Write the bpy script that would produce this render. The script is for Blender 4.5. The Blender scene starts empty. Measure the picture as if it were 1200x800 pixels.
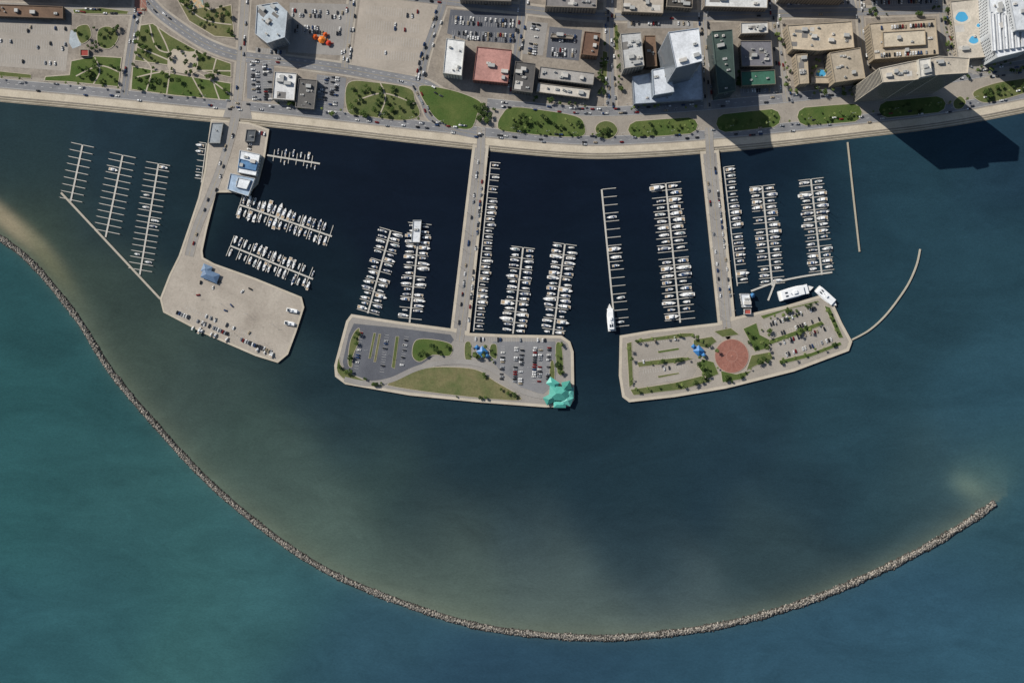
import bpy, math, random
import numpy as np
from mathutils import Vector, Matrix
from mathutils.geometry import tessellate_polygon
random.seed(7); rng=np.random.default_rng(7)
LENS=35.0; H=1200*LENS/36.0
COL=bpy.context.scene.collection
def P(x,y,z=0.0):
    k=(H-z)/H
    return ((x-600)*k,(400-y)*k)
def lin(c):
    return c/12.92 if c<=0.04045 else ((c+0.055)/1.055)**2.4
def hexc(h,g=1.0):
    h=h.lstrip('#'); return tuple(min(0.9,lin(int(h[i:i+2],16)/255)*g) for i in (0,2,4))
# ---------------------------------------------------------------- materials
MC={}
def mat(h,name='surface',var=0.18,sc=0.05,sc2=0.9,rough=0.85,metal=0.0,h2=None,g=1.0,spec=0.3,inst=False,bump=0.0,stain=0.0):
    key=(h,name,var,sc,sc2,h2,g,inst,stain)
    if key in MC: return MC[key]
    m=bpy.data.materials.new(name); m.use_nodes=True; nt=m.node_tree; N=nt.nodes; L=nt.links
    b=N['Principled BSDF']; b.inputs['Roughness'].default_value=rough; b.inputs['Metallic'].default_value=metal
    b.inputs['Specular IOR Level'].default_value=spec
    c=hexc(h,g); c2=hexc(h2,g) if h2 else tuple(min(.9,v*(1-2*var)) for v in c)
    geo=N.new('ShaderNodeNewGeometry')
    def noise(s,det=4,r=0.6,dist=0.0):
        n=N.new('ShaderNodeTexNoise'); n.inputs['Scale'].default_value=s; n.inputs['Detail'].default_value=det
        n.inputs['Roughness'].default_value=r; n.inputs['Distortion'].default_value=dist
        L.new(geo.outputs['Position'],n.inputs['Vector']); return n
    n1=noise(sc,4,0.65,0.4); n2=noise(sc2,2,0.7)
    mp=N.new('ShaderNodeMapRange'); mp.inputs[1].default_value=0.34; mp.inputs[2].default_value=0.68
    L.new(n1.outputs[0],mp.inputs[0])
    mx=N.new('ShaderNodeMix'); mx.data_type='RGBA'
    mx.inputs[6].default_value=(*c,1); mx.inputs[7].default_value=(*c2,1)
    L.new(mp.outputs[0],mx.inputs[0])
    mp2=N.new('ShaderNodeMapRange'); mp2.inputs[1].default_value=0.25; mp2.inputs[2].default_value=0.75
    mp2.inputs[3].default_value=1-var*1.1; mp2.inputs[4].default_value=1+var*1.1
    L.new(n2.outputs[0],mp2.inputs[0])
    hs=N.new('ShaderNodeHueSaturation'); L.new(mx.outputs[2],hs.inputs['Color']); 
    out=mp2.outputs[0]
    if stain>0:
        n3=noise(0.22,4,0.75,1.0); mr=N.new('ShaderNodeMapRange'); mr.inputs[1].default_value=0.56; mr.inputs[2].default_value=0.7
        mr.inputs[3].default_value=1.0; mr.inputs[4].default_value=1-stain
        L.new(n3.outputs[0],mr.inputs[0]); mm=N.new('ShaderNodeMath'); mm.operation='MULTIPLY'
        L.new(mr.outputs[0],mm.inputs[0]); L.new(out,mm.inputs[1]); out=mm.outputs[0]
    L.new(out,hs.inputs['Value'])
    L.new(hs.outputs[0],b.inputs['Base Color'])
    MC[key]=m; return m
def paint(h,name='paint',rough=0.35,g=1.0):
    key=(h,name,g)
    if key in MC: return MC[key]
    m=bpy.data.materials.new(name); m.use_nodes=True; nt=m.node_tree; N=nt.nodes; b=N['Principled BSDF']
    b.inputs['Roughness'].default_value=rough; b.inputs['Specular IOR Level'].default_value=.4
    n=N.new('ShaderNodeTexNoise'); n.inputs['Scale'].default_value=.6; n.inputs['Detail'].default_value=1
    geo=N.new('ShaderNodeNewGeometry'); nt.links.new(geo.outputs['Position'],n.inputs['Vector'])
    mx=N.new('ShaderNodeMix'); mx.data_type='RGBA'; c=hexc(h,g); mx.inputs[6].default_value=(*c,1); mx.inputs[7].default_value=(*(v*.86 for v in c),1)
    nt.links.new(n.outputs[0],mx.inputs[0]); nt.links.new(mx.outputs[2],b.inputs['Base Color']); MC[key]=m; return m
# ---------------------------------------------------------------- mesh helpers
class MB:
    def __init__(s): s.v=[]; s.f=[]; s.m=[]
    def add(s,vs,fs,mi=0):
        o=len(s.v); s.v.extend(vs); s.f.extend([tuple(i+o for i in f) for f in fs]); s.m.extend([mi]*len(fs))
    def box(s,cx,cy,z0,lx,ly,lz,mi=0,ang=0,taper=1.0):
        c,sn=math.cos(ang),math.sin(ang); vs=[]
        for z,t in((z0,1),(z0+lz,taper)):
            for dx,dy in((-1,-1),(1,-1),(1,1),(-1,1)):
                x=dx*lx/2*t; y=dy*ly/2*t; vs.append((cx+x*c-y*sn,cy+x*sn+y*c,z))
        s.add(vs,[(3,2,1,0),(4,5,6,7),(0,1,5,4),(1,2,6,5),(2,3,7,6),(3,0,4,7)],mi)
    def cyl(s,cx,cy,z0,r,h,n=8,mi=0,r2=None):
        r2=r if r2 is None else r2; vs=[]
        for z,rr in((z0,r),(z0+h,r2)):
            for i in range(n):
                a=2*math.pi*i/n; vs.append((cx+rr*math.cos(a),cy+rr*math.sin(a),z))
        fs=[(i,(i+1)%n,n+(i+1)%n,n+i) for i in range(n)]+[tuple(range(n,2*n)),tuple(range(n-1,-1,-1))]
        s.add(vs,fs,mi)
    def poly(s,pts,z,mi=0):
        t=tessellate_polygon([[Vector((p[0],p[1],0)) for p in pts]])
        fs=[]
        for a,b,c in t:
            A,B,C=pts[a],pts[b],pts[c]
            cr=(B[0]-A[0])*(C[1]-A[1])-(B[1]-A[1])*(C[0]-A[0])
            fs.append((a,b,c) if cr>0 else (a,c,b))
        s.add([(p[0],p[1],z) for p in pts],fs,mi)
    def wall(s,pts,z0,z1,mi=0):
        n=len(pts); vs=[(p[0],p[1],z0) for p in pts]+[(p[0],p[1],z1) for p in pts]
        s.add(vs,[(i,(i+1)%n,n+(i+1)%n,n+i) for i in range(n)],mi)
    def mesh(s,name,mats):
        me=bpy.data.meshes.new(name); me.from_pydata(s.v,[],s.f)
        for m in mats: me.materials.append(m)
        me.polygons.foreach_set('material_index',s.m); me.update(); return me
    def obj(s,name,mats,parent=None,loc=None):
        o=bpy.data.objects.new(name,s.mesh(name,mats)); COL.objects.link(o)
        if parent: o.parent=parent
        return o
def empty(name,loc=(0,0,0)):
    o=bpy.data.objects.new(name,None); COL.objects.link(o); o.location=loc; return o
def ccw(pts):
    a=sum(pts[i][0]*pts[(i+1)%len(pts)][1]-pts[(i+1)%len(pts)][0]*pts[i][1] for i in range(len(pts)))
    return pts if a>0 else pts[::-1]
def W(pts,z=0): return [P(x,y,z) for x,y in pts]
def smooth(pts,n=8,closed=False):
    out=[]; L=len(pts)
    def g(i): return pts[i%L] if closed else pts[max(0,min(L-1,i))]
    for i in range(L if closed else L-1):
        p0,p1,p2,p3=g(i-1),g(i),g(i+1),g(i+2)
        for k in range(n):
            t=k/n
            out.append(tuple(0.5*((2*p1[j])+(-p0[j]+p2[j])*t+(2*p0[j]-5*p1[j]+4*p2[j]-p3[j])*t*t+(-p0[j]+3*p1[j]-3*p2[j]+p3[j])*t**3) for j in (0,1)))
    if not closed: out.append(tuple(pts[-1]))
    return out
def offs(pts,d,closed=False):
    out=[]; n=len(pts)
    for i in range(n):
        a=pts[(i-1)%n] if (closed or i>0) else pts[i]; b=pts[(i+1)%n] if (closed or i<n-1) else pts[i]; p=pts[i]
        def nn(u,v):
            dx,dy=v[0]-u[0],v[1]-u[1]; l=math.hypot(dx,dy); 
            return (-dy/l,dx/l) if l>1e-9 else None
        n1=nn(a,p); n2=nn(p,b)
        if n1 is None: n1=n2
        if n2 is None: n2=n1
        mx,my=n1[0]+n2[0],n1[1]+n2[1]; l=math.hypot(mx,my) or 1; mx/=l; my/=l
        k=1/max(0.5,mx*n1[0]+my*n1[1]); out.append((p[0]+mx*d*k,p[1]+my*d*k))
    return out
def inpoly(x,y,pts):
    c=False; n=len(pts); j=n-1
    for i in range(n):
        xi,yi=pts[i]; xj,yj=pts[j]
        if (yi>y)!=(yj>y) and x<(xj-xi)*(y-yi)/(yj-yi)+xi: c=not c
        j=i
    return c
ZG=[2.02]; ZR=[2.20]
def zg(): ZG[0]+=0.0025; return ZG[0]
def zr(): ZR[0]+=0.004; return ZR[0]
def patch(name,pts,m,z=None,sm=False,zp=0):
    w=ccw(W(smooth(pts,5,True) if sm else pts,zp)); b=MB(); b.poly(w,zg() if z is None else z); return b.obj(name,[m])
def slab(name,pts,z0,z1,mtop,mside,rim=0,mrim=None,sm=False):
    w=ccw(W(smooth(pts,5,True) if sm else pts)); b=MB(); b.wall(w,z0,z1,1); b.poly(w,z1,0)
    mats=[mtop,mside]
    if rim:
        i=offs(w,rim,True); n=len(w); z=z1+0.12
        b.wall(w,z1,z,2); b.add([(p[0],p[1],z) for p in w]+[(p[0],p[1],z) for p in i],[(k,(k+1)%n,n+(k+1)%n,n+k) for k in range(n)],2)
        b.add([(p[0],p[1],z) for p in i]+[(p[0],p[1],z1) for p in i],[(k,(k+1)%n,n+(k+1)%n,n+k) for k in range(n)],2)
        mats.append(mrim or mside)
    return b.obj(name,mats)
def ribbon_w(w,width,z,b=None,mi=0,z1=None):
    b=b or MB(); l=offs(w,width/2); r=offs(w,-width/2); n=len(w)
    b.add([(p[0],p[1],z) for p in l]+[(p[0],p[1],z) for p in r],[(i,n+i,n+i+1,i+1) for i in range(n-1)],mi); return b
def dashes(w,off,b,z,dash=3,gap=6,width=0.35,mi=0):
    l=offs(w,off) if off else w
    acc=0
    for i in range(len(l)-1):
        a,c=l[i],l[i+1]; d=math.hypot(c[0]-a[0],c[1]-a[1]); t=0
        if d<1e-6: continue
        ux,uy=(c[0]-a[0])/d,(c[1]-a[1])/d
        while t<d:
            ph=acc%(dash+gap); 
            if ph<dash:
                e=min(dash-ph,d-t); x,y=a[0]+ux*(t+e/2),a[1]+uy*(t+e/2)
                nx,ny=-uy*width/2,ux*width/2; hx,hy=ux*e/2,uy*e/2
                b.add([(x-hx-nx,y-hy-ny,z),(x+hx-nx,y+hy-ny,z),(x+hx+nx,y+hy+ny,z),(x-hx+nx,y-hy+ny,z)],[(0,1,2,3)],mi)
            else: e=min(dash+gap-ph,d-t)
            e=max(e,0.01); t+=e; acc+=e
WHITE=paint('#c9c7c0','road_marking_paint',0.7)
YEL=paint('#a8935a','yellow_marking_paint',0.7)
M_ASPH=mat('#818182','weathered_asphalt',0.08,0.03,0.7,stain=0.12,h2='#727273')
M_ASPHL=mat('#96928c','light_asphalt',0.08,0.03,0.7,stain=0.14,h2='#87837e')
M_ASPHD=mat('#626469','dark_asphalt',0.1,0.03,0.7,stain=0.15,h2='#54565c')
M_CONC=mat('#b3a998','pale_concrete',0.08,0.05,0.8,stain=0.12,h2='#a69b8a')
M_RIM=mat('#bcb2a1','quay_coping',0.07,0.05,0.8,stain=0.1,h2='#ada391')
M_WALK=mat('#aba395','sidewalk_concrete',0.1,0.05,0.9,stain=0.15,h2='#998f82')
M_LAND=mat('#968d81','city_ground',0.16,0.03,0.35,stain=0.28,h2='#787066')
M_LOT=mat('#a19a90','parking_asphalt',0.08,0.02,0.5,stain=0.15,h2='#918a80')
M_GRASS=mat('#505c36','grass',0.2,0.06,0.8,h2='#676a44',stain=0.25,rough=1,spec=0.05)
M_GRASSG=mat('#465a2e','lush_grass',0.2,0.05,0.8,h2='#5c663a',stain=0.25,rough=1,spec=0.05)
M_DRY=mat('#787152','dry_grass',0.18,0.04,0.6,h2='#59623e',stain=0.22,rough=1,spec=0.05)
def road(name,pts,width,m=None,walk=3.0,lines=True,sm=8):
    w=W(smooth(pts,sm)); 
    if w[0][0]>w[-1][0]: w=w[::-1]
    if walk: ribbon_w(w,width+2*walk,zg()).obj('sidewalk',[M_WALK])
    z=zr(); b=ribbon_w(w,width,z)
    if lines:
        dashes(w,0,b,z+0.003,dash=400,gap=1,width=0.25,mi=2)
        if width>11:
            dashes(w,width/4,b,z+0.003,mi=1); dashes(w,-width/4,b,z+0.003,mi=1)
    for s in (1,-1):
        l=offs(w,s*(width/2)); l2=offs(w,s*(width/2+0.35)); n=len(l)
        b.add([(p[0],p[1],z+0.13) for p in l]+[(p[0],p[1],z+0.13) for p in l2],[(i,n+i,n+i+1,i+1) for i in range(n-1)],3)
    b.obj(name,[m or M_ASPH,WHITE,YEL,M_WALK]); return w
# ---------------------------------------------------------------- shoreline
SH=smooth([(-700,60),(-200,101),(0,120),(100,129),(240,143),(300,148),(410,160),(480,168),(555,176),(640,184),(700,187),(760,185),(820,181),(900,174),(1000,163),(1100,151),(1200,133),(1400,92),(1900,-40)],8)
SHW=W(SH)
land=offs(SHW,6)
b=MB(); b.poly(ccw([(-9000,land[0][1])]+land+[(9000,land[-1][1]),(9000,9000),(-9000,9000)]),2.0); b.obj('ground',[M_LAND])
def sweep(b,prof,mi):
    ls=[(offs(SHW,o),z) for o,z in prof]
    for k in range(len(ls)-1):
        (l,z1),(r,z2)=ls[k],ls[k+1]; n=len(l)
        b.add([(p[0],p[1],z1) for p in l]+[(p[0],p[1],z2) for p in r],[(i,n+i,n+i+1,i+1) for i in range(n-1)],mi[k] if isinstance(mi,list) else mi)
b=MB()
prof=[(15,1.9),(15,2.19),(7,2.19),(7,1.95)]; mi=[0,0,1]
z=1.95;o=7
for k in range(5):
    prof+=[(o-1.3,z)]; mi+=[0 if k%2 else 1]; o-=1.3; prof+=[(o,z-0.45)]; mi+=[1]; z-=0.45
prof+=[(0,z),(0,-4)]; mi+=[1,1]
sweep(b,prof,mi); b.obj('stepped_seawall',[mat('#c2b7a3','seawall_concrete',0.1,0.05,0.6,stain=0.12,h2='#b0a591'),mat('#958c7a','seawall_riser',0.12,0.05,0.6,stain=0.25)])
# ---------------------------------------------------------------- breakwater curve
BW=smooth([(-160,190),(-60,244),(0,279),(40,311),(90,372),(130,435),(180,495),(240,560),(300,612),(360,655),(420,686),(500,716),(560,733),(620,742),(700,747),(780,742),(860,729),(940,706),(1010,678),(1080,644),(1130,614),(1166,589)],10)
BWa=np.array(BW)
# ---------------------------------------------------------------- water
INS=[(1190,300,'#1d4654'),(1100,240,'#1b4250'),(1190,210,'#173a4c'),(1050,350,'#1c4350'),(1150,450,'#235060'),(1000,500,'#1e4552'),(1230,560,'#27535f'),
(1050,600,'#20444f'),(1100,560,'#2a4e58'),(900,650,'#2b474e'),(960,590,'#1c3c48'),(860,560,'#193744'),(750,560,'#183540'),(620,560,'#18353f'),(520,570,'#1e3a42'),(450,560,'#2e4a49'),(340,560,'#3c5652'),(410,620,'#49625c'),
(280,520,'#3f5a53'),(340,620,'#475f56'),(500,680,'#4f6660'),(520,620,'#354c4c'),(620,640,'#2c454c'),(640,700,'#4b6261'),(780,700,'#415a5f'),(740,640,'#24404a'),(220,460,'#3c534d'),(160,400,'#3b5149'),(100,310,'#354b44'),(60,260,'#34483e'),(30,200,'#213b3d'),
(170,360,'#2b413f'),(30,150,'#19353d'),(110,150,'#183340'),(260,450,'#293f40'),(350,450,'#1d3840'),(300,440,'#223d40'),(430,500,'#1f3c45'),(550,500,'#193540'),(700,500,'#18333f'),(850,490,'#1a3a47'),
(450,220,'#0c1827'),(350,250,'#0c1b28'),(380,190,'#0c1928'),(630,250,'#0c1828'),(750,250,'#0c1929'),(750,330,'#0d1d2a'),(880,250,'#102434'),(520,300,'#0c1928'),(600,350,'#0d1b29'),(680,330,'#0c1a28'),(120,220,'#19353f'),(210,180,'#142a34'),
(210,260,'#172e36'),(330,310,'#0f202b'),(385,350,'#10222d'),(380,410,'#172f38'),(695,430,'#112633'),(960,280,'#14303f'),(1040,220,'#183f4e'),(1030,300,'#193f4d'),(920,300,'#112635'),(860,210,'#0f2232')]
OUT=[(0,350,'#1b4f54'),(60,400,'#1c4e52'),(0,450,'#1d575a'),(90,480,'#1e5155'),(0,600,'#246165'),(110,560,'#255a5d'),(60,540,'#20575b'),(150,640,'#22575d'),(0,760,'#215861'),(100,720,'#275f67'),(200,600,'#2a5e60'),(220,700,'#2d6668'),(290,760,'#2d6468'),(300,680,'#2b5f65'),(370,770,'#235364'),(440,730,'#285565'),(500,790,'#214b60'),
(600,790,'#20485d'),(700,790,'#214a5f'),(820,790,'#234f63'),(900,760,'#245064'),(1000,740,'#265368'),(1100,720,'#265469'),(1190,640,'#25515f'),(1190,780,'#27586c'),(1090,790,'#26586c'),(-60,500,'#1d555a')]
fx=np.arange(-75,1276,3.0); fy=np.arange(70,876,3.0)
xs=np.concatenate([[-9000,-4000,-1500,-600,-250],fx,[1450,1800,2700,5200,10000]])
ys=np.concatenate([[-2500,0],fy,[1050,1400,2300,5000,9500]])
X,Y=np.meshgrid(xs,ys); fxx=X.ravel(); fyy=Y.ravel()
wx=fxx+14*np.sin(fyy/43+1)+8*np.sin(fxx/31+fyy/57)+5*np.sin(fyy/17+fxx/29); wy=fyy+12*np.sin(fxx/51+2)+8*np.sin(fyy/37-fxx/61)+5*np.sin(fxx/19-fyy/23)
def field(S,sig):
    d=np.stack([(wx-p[0])**2+(wy-p[1])**2 for p in S],1); d-=d.min(1,keepdims=True)
    w=np.exp(-d/(2*sig*sig)); w/=w.sum(1,keepdims=True)
    return w@np.array([hexc(p[2]) for p in S])
ci=field(INS,38); co=field(OUT,52)
dm=np.full(len(fxx),1e9)
for i in range(0,len(BWa)):
    dm=np.minimum(dm,(fxx-BWa[i,0])**2+(fyy-BWa[i,1])**2)
dm=np.sqrt(dm)
PL=[tuple(p) for p in BW]+[(1300,500),(20000,-500),(20000,-20000),(-20000,-20000),(-20000,-1500)]
pl=np.array(PL); ins=np.zeros(len(fxx),bool); j=len(pl)-1
for i in range(len(pl)):
    xi,yi=pl[i]; xj,yj=pl[j]
    c=((yi>fyy)!=(yj>fyy)); 
    c&=(fxx<(xj-xi)*(fyy-yi)/(yj-yi if yj!=yi else 1e-9)+xi)
    ins^=c; j=i
sd=np.where(ins,dm,-dm)
t=np.clip(sd/8*0.5+0.5,0,1)
past=np.clip((fxx-1166)/6,0,1); line=588-(fxx-1166)*0.5
t2=np.clip((line-fyy)/90+0.5,0,1); t=t*(1-past)+t2*past
c=co*(1-t[:,None])+ci*t[:,None]
def blend(c,a,h): a=np.clip(a,0,1)[:,None]; return c*(1-a)+np.array(hexc(h))*a
c=blend(c,(0.42+0.12*np.exp(-((fxx-640)/220)**2))*np.exp(-np.maximum(dm-3,0)/(12+6*np.exp(-((fxx-620)/200)**2)))*(t>0.5)*(fxx<1180),'#75836c')
c=blend(c,0.20*np.exp(-np.maximum(dm-3,0)/6)*(t<=0.5)*(fxx<1180),'#4f7574')
lum=c.mean(1,keepdims=True); c=lum+(c-lum)*0.85; c=c*np.array([0.95,0.885,0.855])+np.array([0.0022,0,0])*np.clip((lum-0.02)/0.02,0,1); c=np.maximum(c,0.002)
c=blend(c,0.95*np.exp(-(((fxx-8)/46)**2+((fyy-258-(fxx-8)*0.8)/14)**2)**1.3),'#8f856d')
c=blend(c,0.7*np.exp(-(((fxx-58)/30)**2+((fyy-307-(fxx-58)*1.15)/17)**2)),'#696b53')
c=blend(c,0.7*np.exp(-(((wx-1152)/12)**2+((fyy-571)/16)**2)),'#667569')
c=blend(c,0.35*np.exp(-(((wx-1165)/28)**2+((fyy-560)/26)**2)),'#56706a')
c=blend(c,0.28*np.exp(-np.abs(fyy-(640-(fxx-1090)*0.55)-0)/14)*(fxx>960)*(fxx<1160)*(t>0.5),'#5f6c62')
ny,nx=X.shape
idx=np.arange(nx*ny).reshape(ny,nx)
q=np.stack([idx[:-1,:-1],idx[1:,:-1],idx[1:,1:],idx[:-1,1:]],-1).reshape(-1,4)
me=bpy.data.meshes.new('water'); me.vertices.add(nx*ny); me.loops.add(len(q)*4); me.polygons.add(len(q))
co3=np.stack([fxx-600,400-fyy,np.zeros_like(fxx)],1).astype(np.float32); me.vertices.foreach_set('co',co3.ravel())
me.loops.foreach_set('vertex_index',q.ravel().astype(np.int32)); me.polygons.foreach_set('loop_start',(np.arange(len(q))*4).astype(np.int32)); me.update(calc_edges=True)
at=me.color_attributes.new('depth_colour','FLOAT_COLOR','POINT'); at.data.foreach_set('color',np.concatenate([c,np.ones((len(c),1))],1).astype(np.float32).ravel())
m=bpy.data.materials.new('sea_water'); m.use_nodes=True; nt=m.node_tree; N=nt.nodes; L=nt.links; bs=N['Principled BSDF']
bs.inputs['Roughness'].default_value=0.16; bs.inputs['IOR'].default_value=1.33
va=N.new('ShaderNodeVertexColor'); va.layer_name='depth_colour'; geo=N.new('ShaderNodeNewGeometry')
def wn(s,det,r,dist,stretch=None,rot=.6):
    n=N.new('ShaderNodeTexNoise'); n.inputs['Scale'].default_value=s; n.inputs['Detail'].default_value=det; n.inputs['Roughness'].default_value=r; n.inputs['Distortion'].default_value=dist
    mpn=N.new('ShaderNodeMapping'); mpn.inputs['Scale'].default_value=stretch; mpn.inputs['Rotation'].default_value=(0,0,rot); L.new(geo.outputs['Position'],mpn.inputs[0]); L.new(mpn.outputs[0],n.inputs['Vector'])
    return n
a=wn(0.006,6,0.64,1.4,(1,2.2,1)); a2=wn(0.3,3,0.75,0.2,(1,1.8,1)); a3=wn(0.03,4,0.7,1.2,(1,2.5,1),-.5)
def mr(n,lo,hi,f0=0.3,f1=0.7):
    x=N.new('ShaderNodeMapRange'); x.inputs[1].default_value=f0; x.inputs[2].default_value=f1; x.inputs[3].default_value=lo; x.inputs[4].default_value=hi; L.new(n.outputs[0],x.inputs[0]); return x
ms=[mr(a,0.85,1.15),mr(a2,0.88,1.12),mr(a3,0.93,1.07)]
def mul(u,v):
    x=N.new('ShaderNodeMath'); x.operation='MULTIPLY'; L.new(u,x.inputs[0]); L.new(v,x.inputs[1]); return x.outputs[0]
v=mul(mul(ms[0].outputs[0],ms[1].outputs[0]),ms[2].outputs[0])
hs=N.new('ShaderNodeHueSaturation'); L.new(va.outputs[0],hs.inputs['Color']); L.new(v,hs.inputs['Value']); L.new(hs.outputs[0],bs.inputs['Base Color'])
bp=N.new('ShaderNodeBump'); bp.inputs['Strength'].default_value=0.2; bp.inputs['Distance'].default_value=0.4; L.new(a2.outputs[0],bp.inputs['Height']); L.new(bp.outputs[0],bs.inputs['Normal'])
me.materials.append(m); wo=bpy.data.objects.new('water',me); COL.objects.link(wo)
# ---------------------------------------------------------------- rocks
ph=(1+5**.5)/2
ICO=np.array([(-1,ph,0),(1,ph,0),(-1,-ph,0),(1,-ph,0),(0,-1,ph),(0,1,ph),(0,-1,-ph),(0,1,-ph),(ph,0,-1),(ph,0,1),(-ph,0,-1),(-ph,0,1)])/math.sqrt(1+ph*ph)
ICF=np.array([(0,11,5),(0,5,1),(0,1,7),(0,7,10),(0,10,11),(1,5,9),(5,11,4),(11,10,2),(10,7,6),(7,1,8),(3,9,4),(3,4,2),(3,2,6),(3,6,8),(3,8,9),(4,9,5),(2,4,11),(6,2,10),(8,6,7),(9,8,1)])
def rocks(name,path,widf,n,s0,s1,crest=1.9,mats=None):
    w=np.array(path); seg=np.hypot(*(w[1:]-w[:-1]).T); cum=np.concatenate([[0],np.cumsum(seg)])
    s=rng.random(n)*cum[-1]; x=np.interp(s,cum,w[:,0]); y=np.interp(s,cum,w[:,1])
    x2=np.interp(s+1,cum,w[:,0]); y2=np.interp(s+1,cum,w[:,1]); x1=np.interp(s-1,cum,w[:,0]); y1=np.interp(s-1,cum,w[:,1])
    dx,dy=x2-x1,y2-y1; l=np.hypot(dx,dy)+1e-9; nx_,ny_=-dy/l,dx/l
    hw=np.array([widf(v) for v in x])*(1+0.12*np.sin(s/9)+0.1*np.sin(s/3.7)); u=np.clip(rng.normal(0,0.55,n),-1.15,1.15); u=np.where(rng.random(n)<.6,rng.uniform(-1,1,n),u)
    px=x+nx_*u*hw; py=y+ny_*u*hw; pz=crest*(1-np.abs(u)**1.5)-0.1
    sz=rng.uniform(s0,s1,n)
    V=ICO[None]*(1+rng.uniform(-.28,.28,(n,12,1)))*sz[:,None,None]*rng.uniform(.7,1.25,(n,1,3))
    V[:,:,0]+=px[:,None];V[:,:,1]+=py[:,None];V[:,:,2]+=pz[:,None]
    F=(ICF[None]+np.arange(n)[:,None,None]*12).reshape(-1,3); V=V.reshape(-1,3)
    me=bpy.data.meshes.new(name); me.vertices.add(len(V)); me.loops.add(len(F)*3); me.polygons.add(len(F))
    me.vertices.foreach_set('co',V.astype(np.float32).ravel()); me.loops.foreach_set('vertex_index',F.astype(np.int32).ravel())
    me.polygons.foreach_set('loop_start',(np.arange(len(F))*3).astype(np.int32)); me.update(calc_edges=True)
    for mm in mats: me.materials.append(mm)
    mi_=rng.choice(4,n,p=[.3,.3,.28,.12]); mi_=np.where((np.abs(u)>.75)&(rng.random(n)<.85),3,mi_)
    me.polygons.foreach_set('material_index',np.repeat(mi_,20).astype(np.int32))
    o=bpy.data.objects.new(name,me); COL.objects.link(o); return o
RM=[paint('#837e77','granite_rock',.9),paint('#69645d','grey_rock',.9),paint('#a39b8f','pale_rock',.9),paint('#423f39','dark_wet_rock',.7)]
BWW=W(BW)
wf=lambda X_: 3.2+1.3*max(0,min(1,(X_+300)/800))
e=rocks('rock_breakwater',BWW,wf,15000,0.55,1.35,2.2,RM)
b=MB(); 
n=len(BWW); prf=[(6,-1.5),(3.4,0.25),(1.2,1.3),(-1.2,1.3),(-3.4,0.25),(-6,-1.5)]
ls=[offs(BWW,o) for o,_ in prf]
for k in range(5):
    b.add([(p[0],p[1],prf[k][1]) for p in ls[k]]+[(p[0],p[1],prf[k+1][1]) for p in ls[k+1]],[(i,n+i,n+i+1,i+1) for i in range(n-1)])
o=b.obj('berm_core',[RM[3]]); o.parent=e
# ---------------------------------------------------------------- library meshes
def tapered(b,x0,x1,y,z0,z1,fx0,fx1,fy,mi,mtop=None):
    vs=[(x0,-y,z0),(x1,-y,z0),(x1,y,z0),(x0,y,z0),(x0+fx0,-y*fy,z1),(x1-fx1,-y*fy,z1),(x1-fx1,y*fy,z1),(x0+fx0,y*fy,z1)]
    b.add(vs,[(0,1,5,4),(1,2,6,5),(2,3,7,6),(3,0,4,7)],mi); b.add(vs,[(4,5,6,7)],mi if mtop is None else mtop)
def car_mesh(hx,kind):
    b=MB(); L=4.6 if kind!='pickup' else 5.5; wd=0.92
    st=[(-L/2,.45,.8),(-L/2+.25,.3,.95),(-L/4,.28,1.0),(0,.28,1.0),(L/4,.28,.96),(L/2-.3,.3,.85),(L/2,.42,.65)]
    vs=[];fs=[]
    for i,(x,z0,z1) in enumerate(st):
        w_=wd*(0.86 if i in(0,len(st)-1) else 1); vs+=[(x,-w_,z0),(x,-w_,z1*.8),(x,-w_*.9,z1),(x,w_*.9,z1),(x,w_,z1*.8),(x,w_,z0)]
    for i in range(len(st)-1):
        for k in range(5): a=i*6+k; fs.append((a,a+6,a+7,a+1))
    fs+=[(0,1,2,3,4,5),tuple(len(vs)-1-k for k in range(6))]; b.add(vs,fs,0)
    if kind=='sedan': tapered(b,-1.6,1.05,.8,.97,1.42,.55,.7,.82,1,0)
    elif kind=='suv': tapered(b,-2.1,.95,.82,.98,1.72,.25,.6,.86,1,0)
    else:
        tapered(b,-.3,1.35,.82,.98,1.7,.15,.6,.86,1,0); b.box(-1.55,0,.99,2.1,1.5,.02,2)
    for x in(-1.4,1.4):
        for y in(-.82,.82):
            n=10; r=.34; vs=[(x+r*math.cos(2*math.pi*i/n),y+dy,.34+r*math.sin(2*math.pi*i/n)) for dy in(-.11,.11) for i in range(n)]
            b.add(vs,[(i,(i+1)%n,n+(i+1)%n,n+i) for i in range(n)]+[tuple(range(n,2*n)),tuple(range(n))],2)
    return b.mesh('car_body',[paint(hx,'car_paint',.3),paint('#15181c','car_glass',.1),paint('#1a1a1a','tyre_rubber',.8)])
CARS=[car_mesh(h,k) for h,k in[('#e2e2e0','sedan'),('#e6e6e4','suv'),('#dddddb','pickup'),('#9a9da0','sedan'),('#8b8e92','suv'),('#2a2c30','sedan'),('#1d1f22','suv'),('#3c4048','pickup'),('#7d1e1c','sedan'),('#2b4166','suv'),('#a89a82','sedan'),('#e4e2dc','sedan'),('#44464a','sedan')]]
def car(x,y,ang,z=2.3):
    o=bpy.data.objects.new('parked_car',random.choice(CARS)); COL.objects.link(o); o.location=(x,y,z); o.rotation_euler=(0,0,ang); return o
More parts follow.
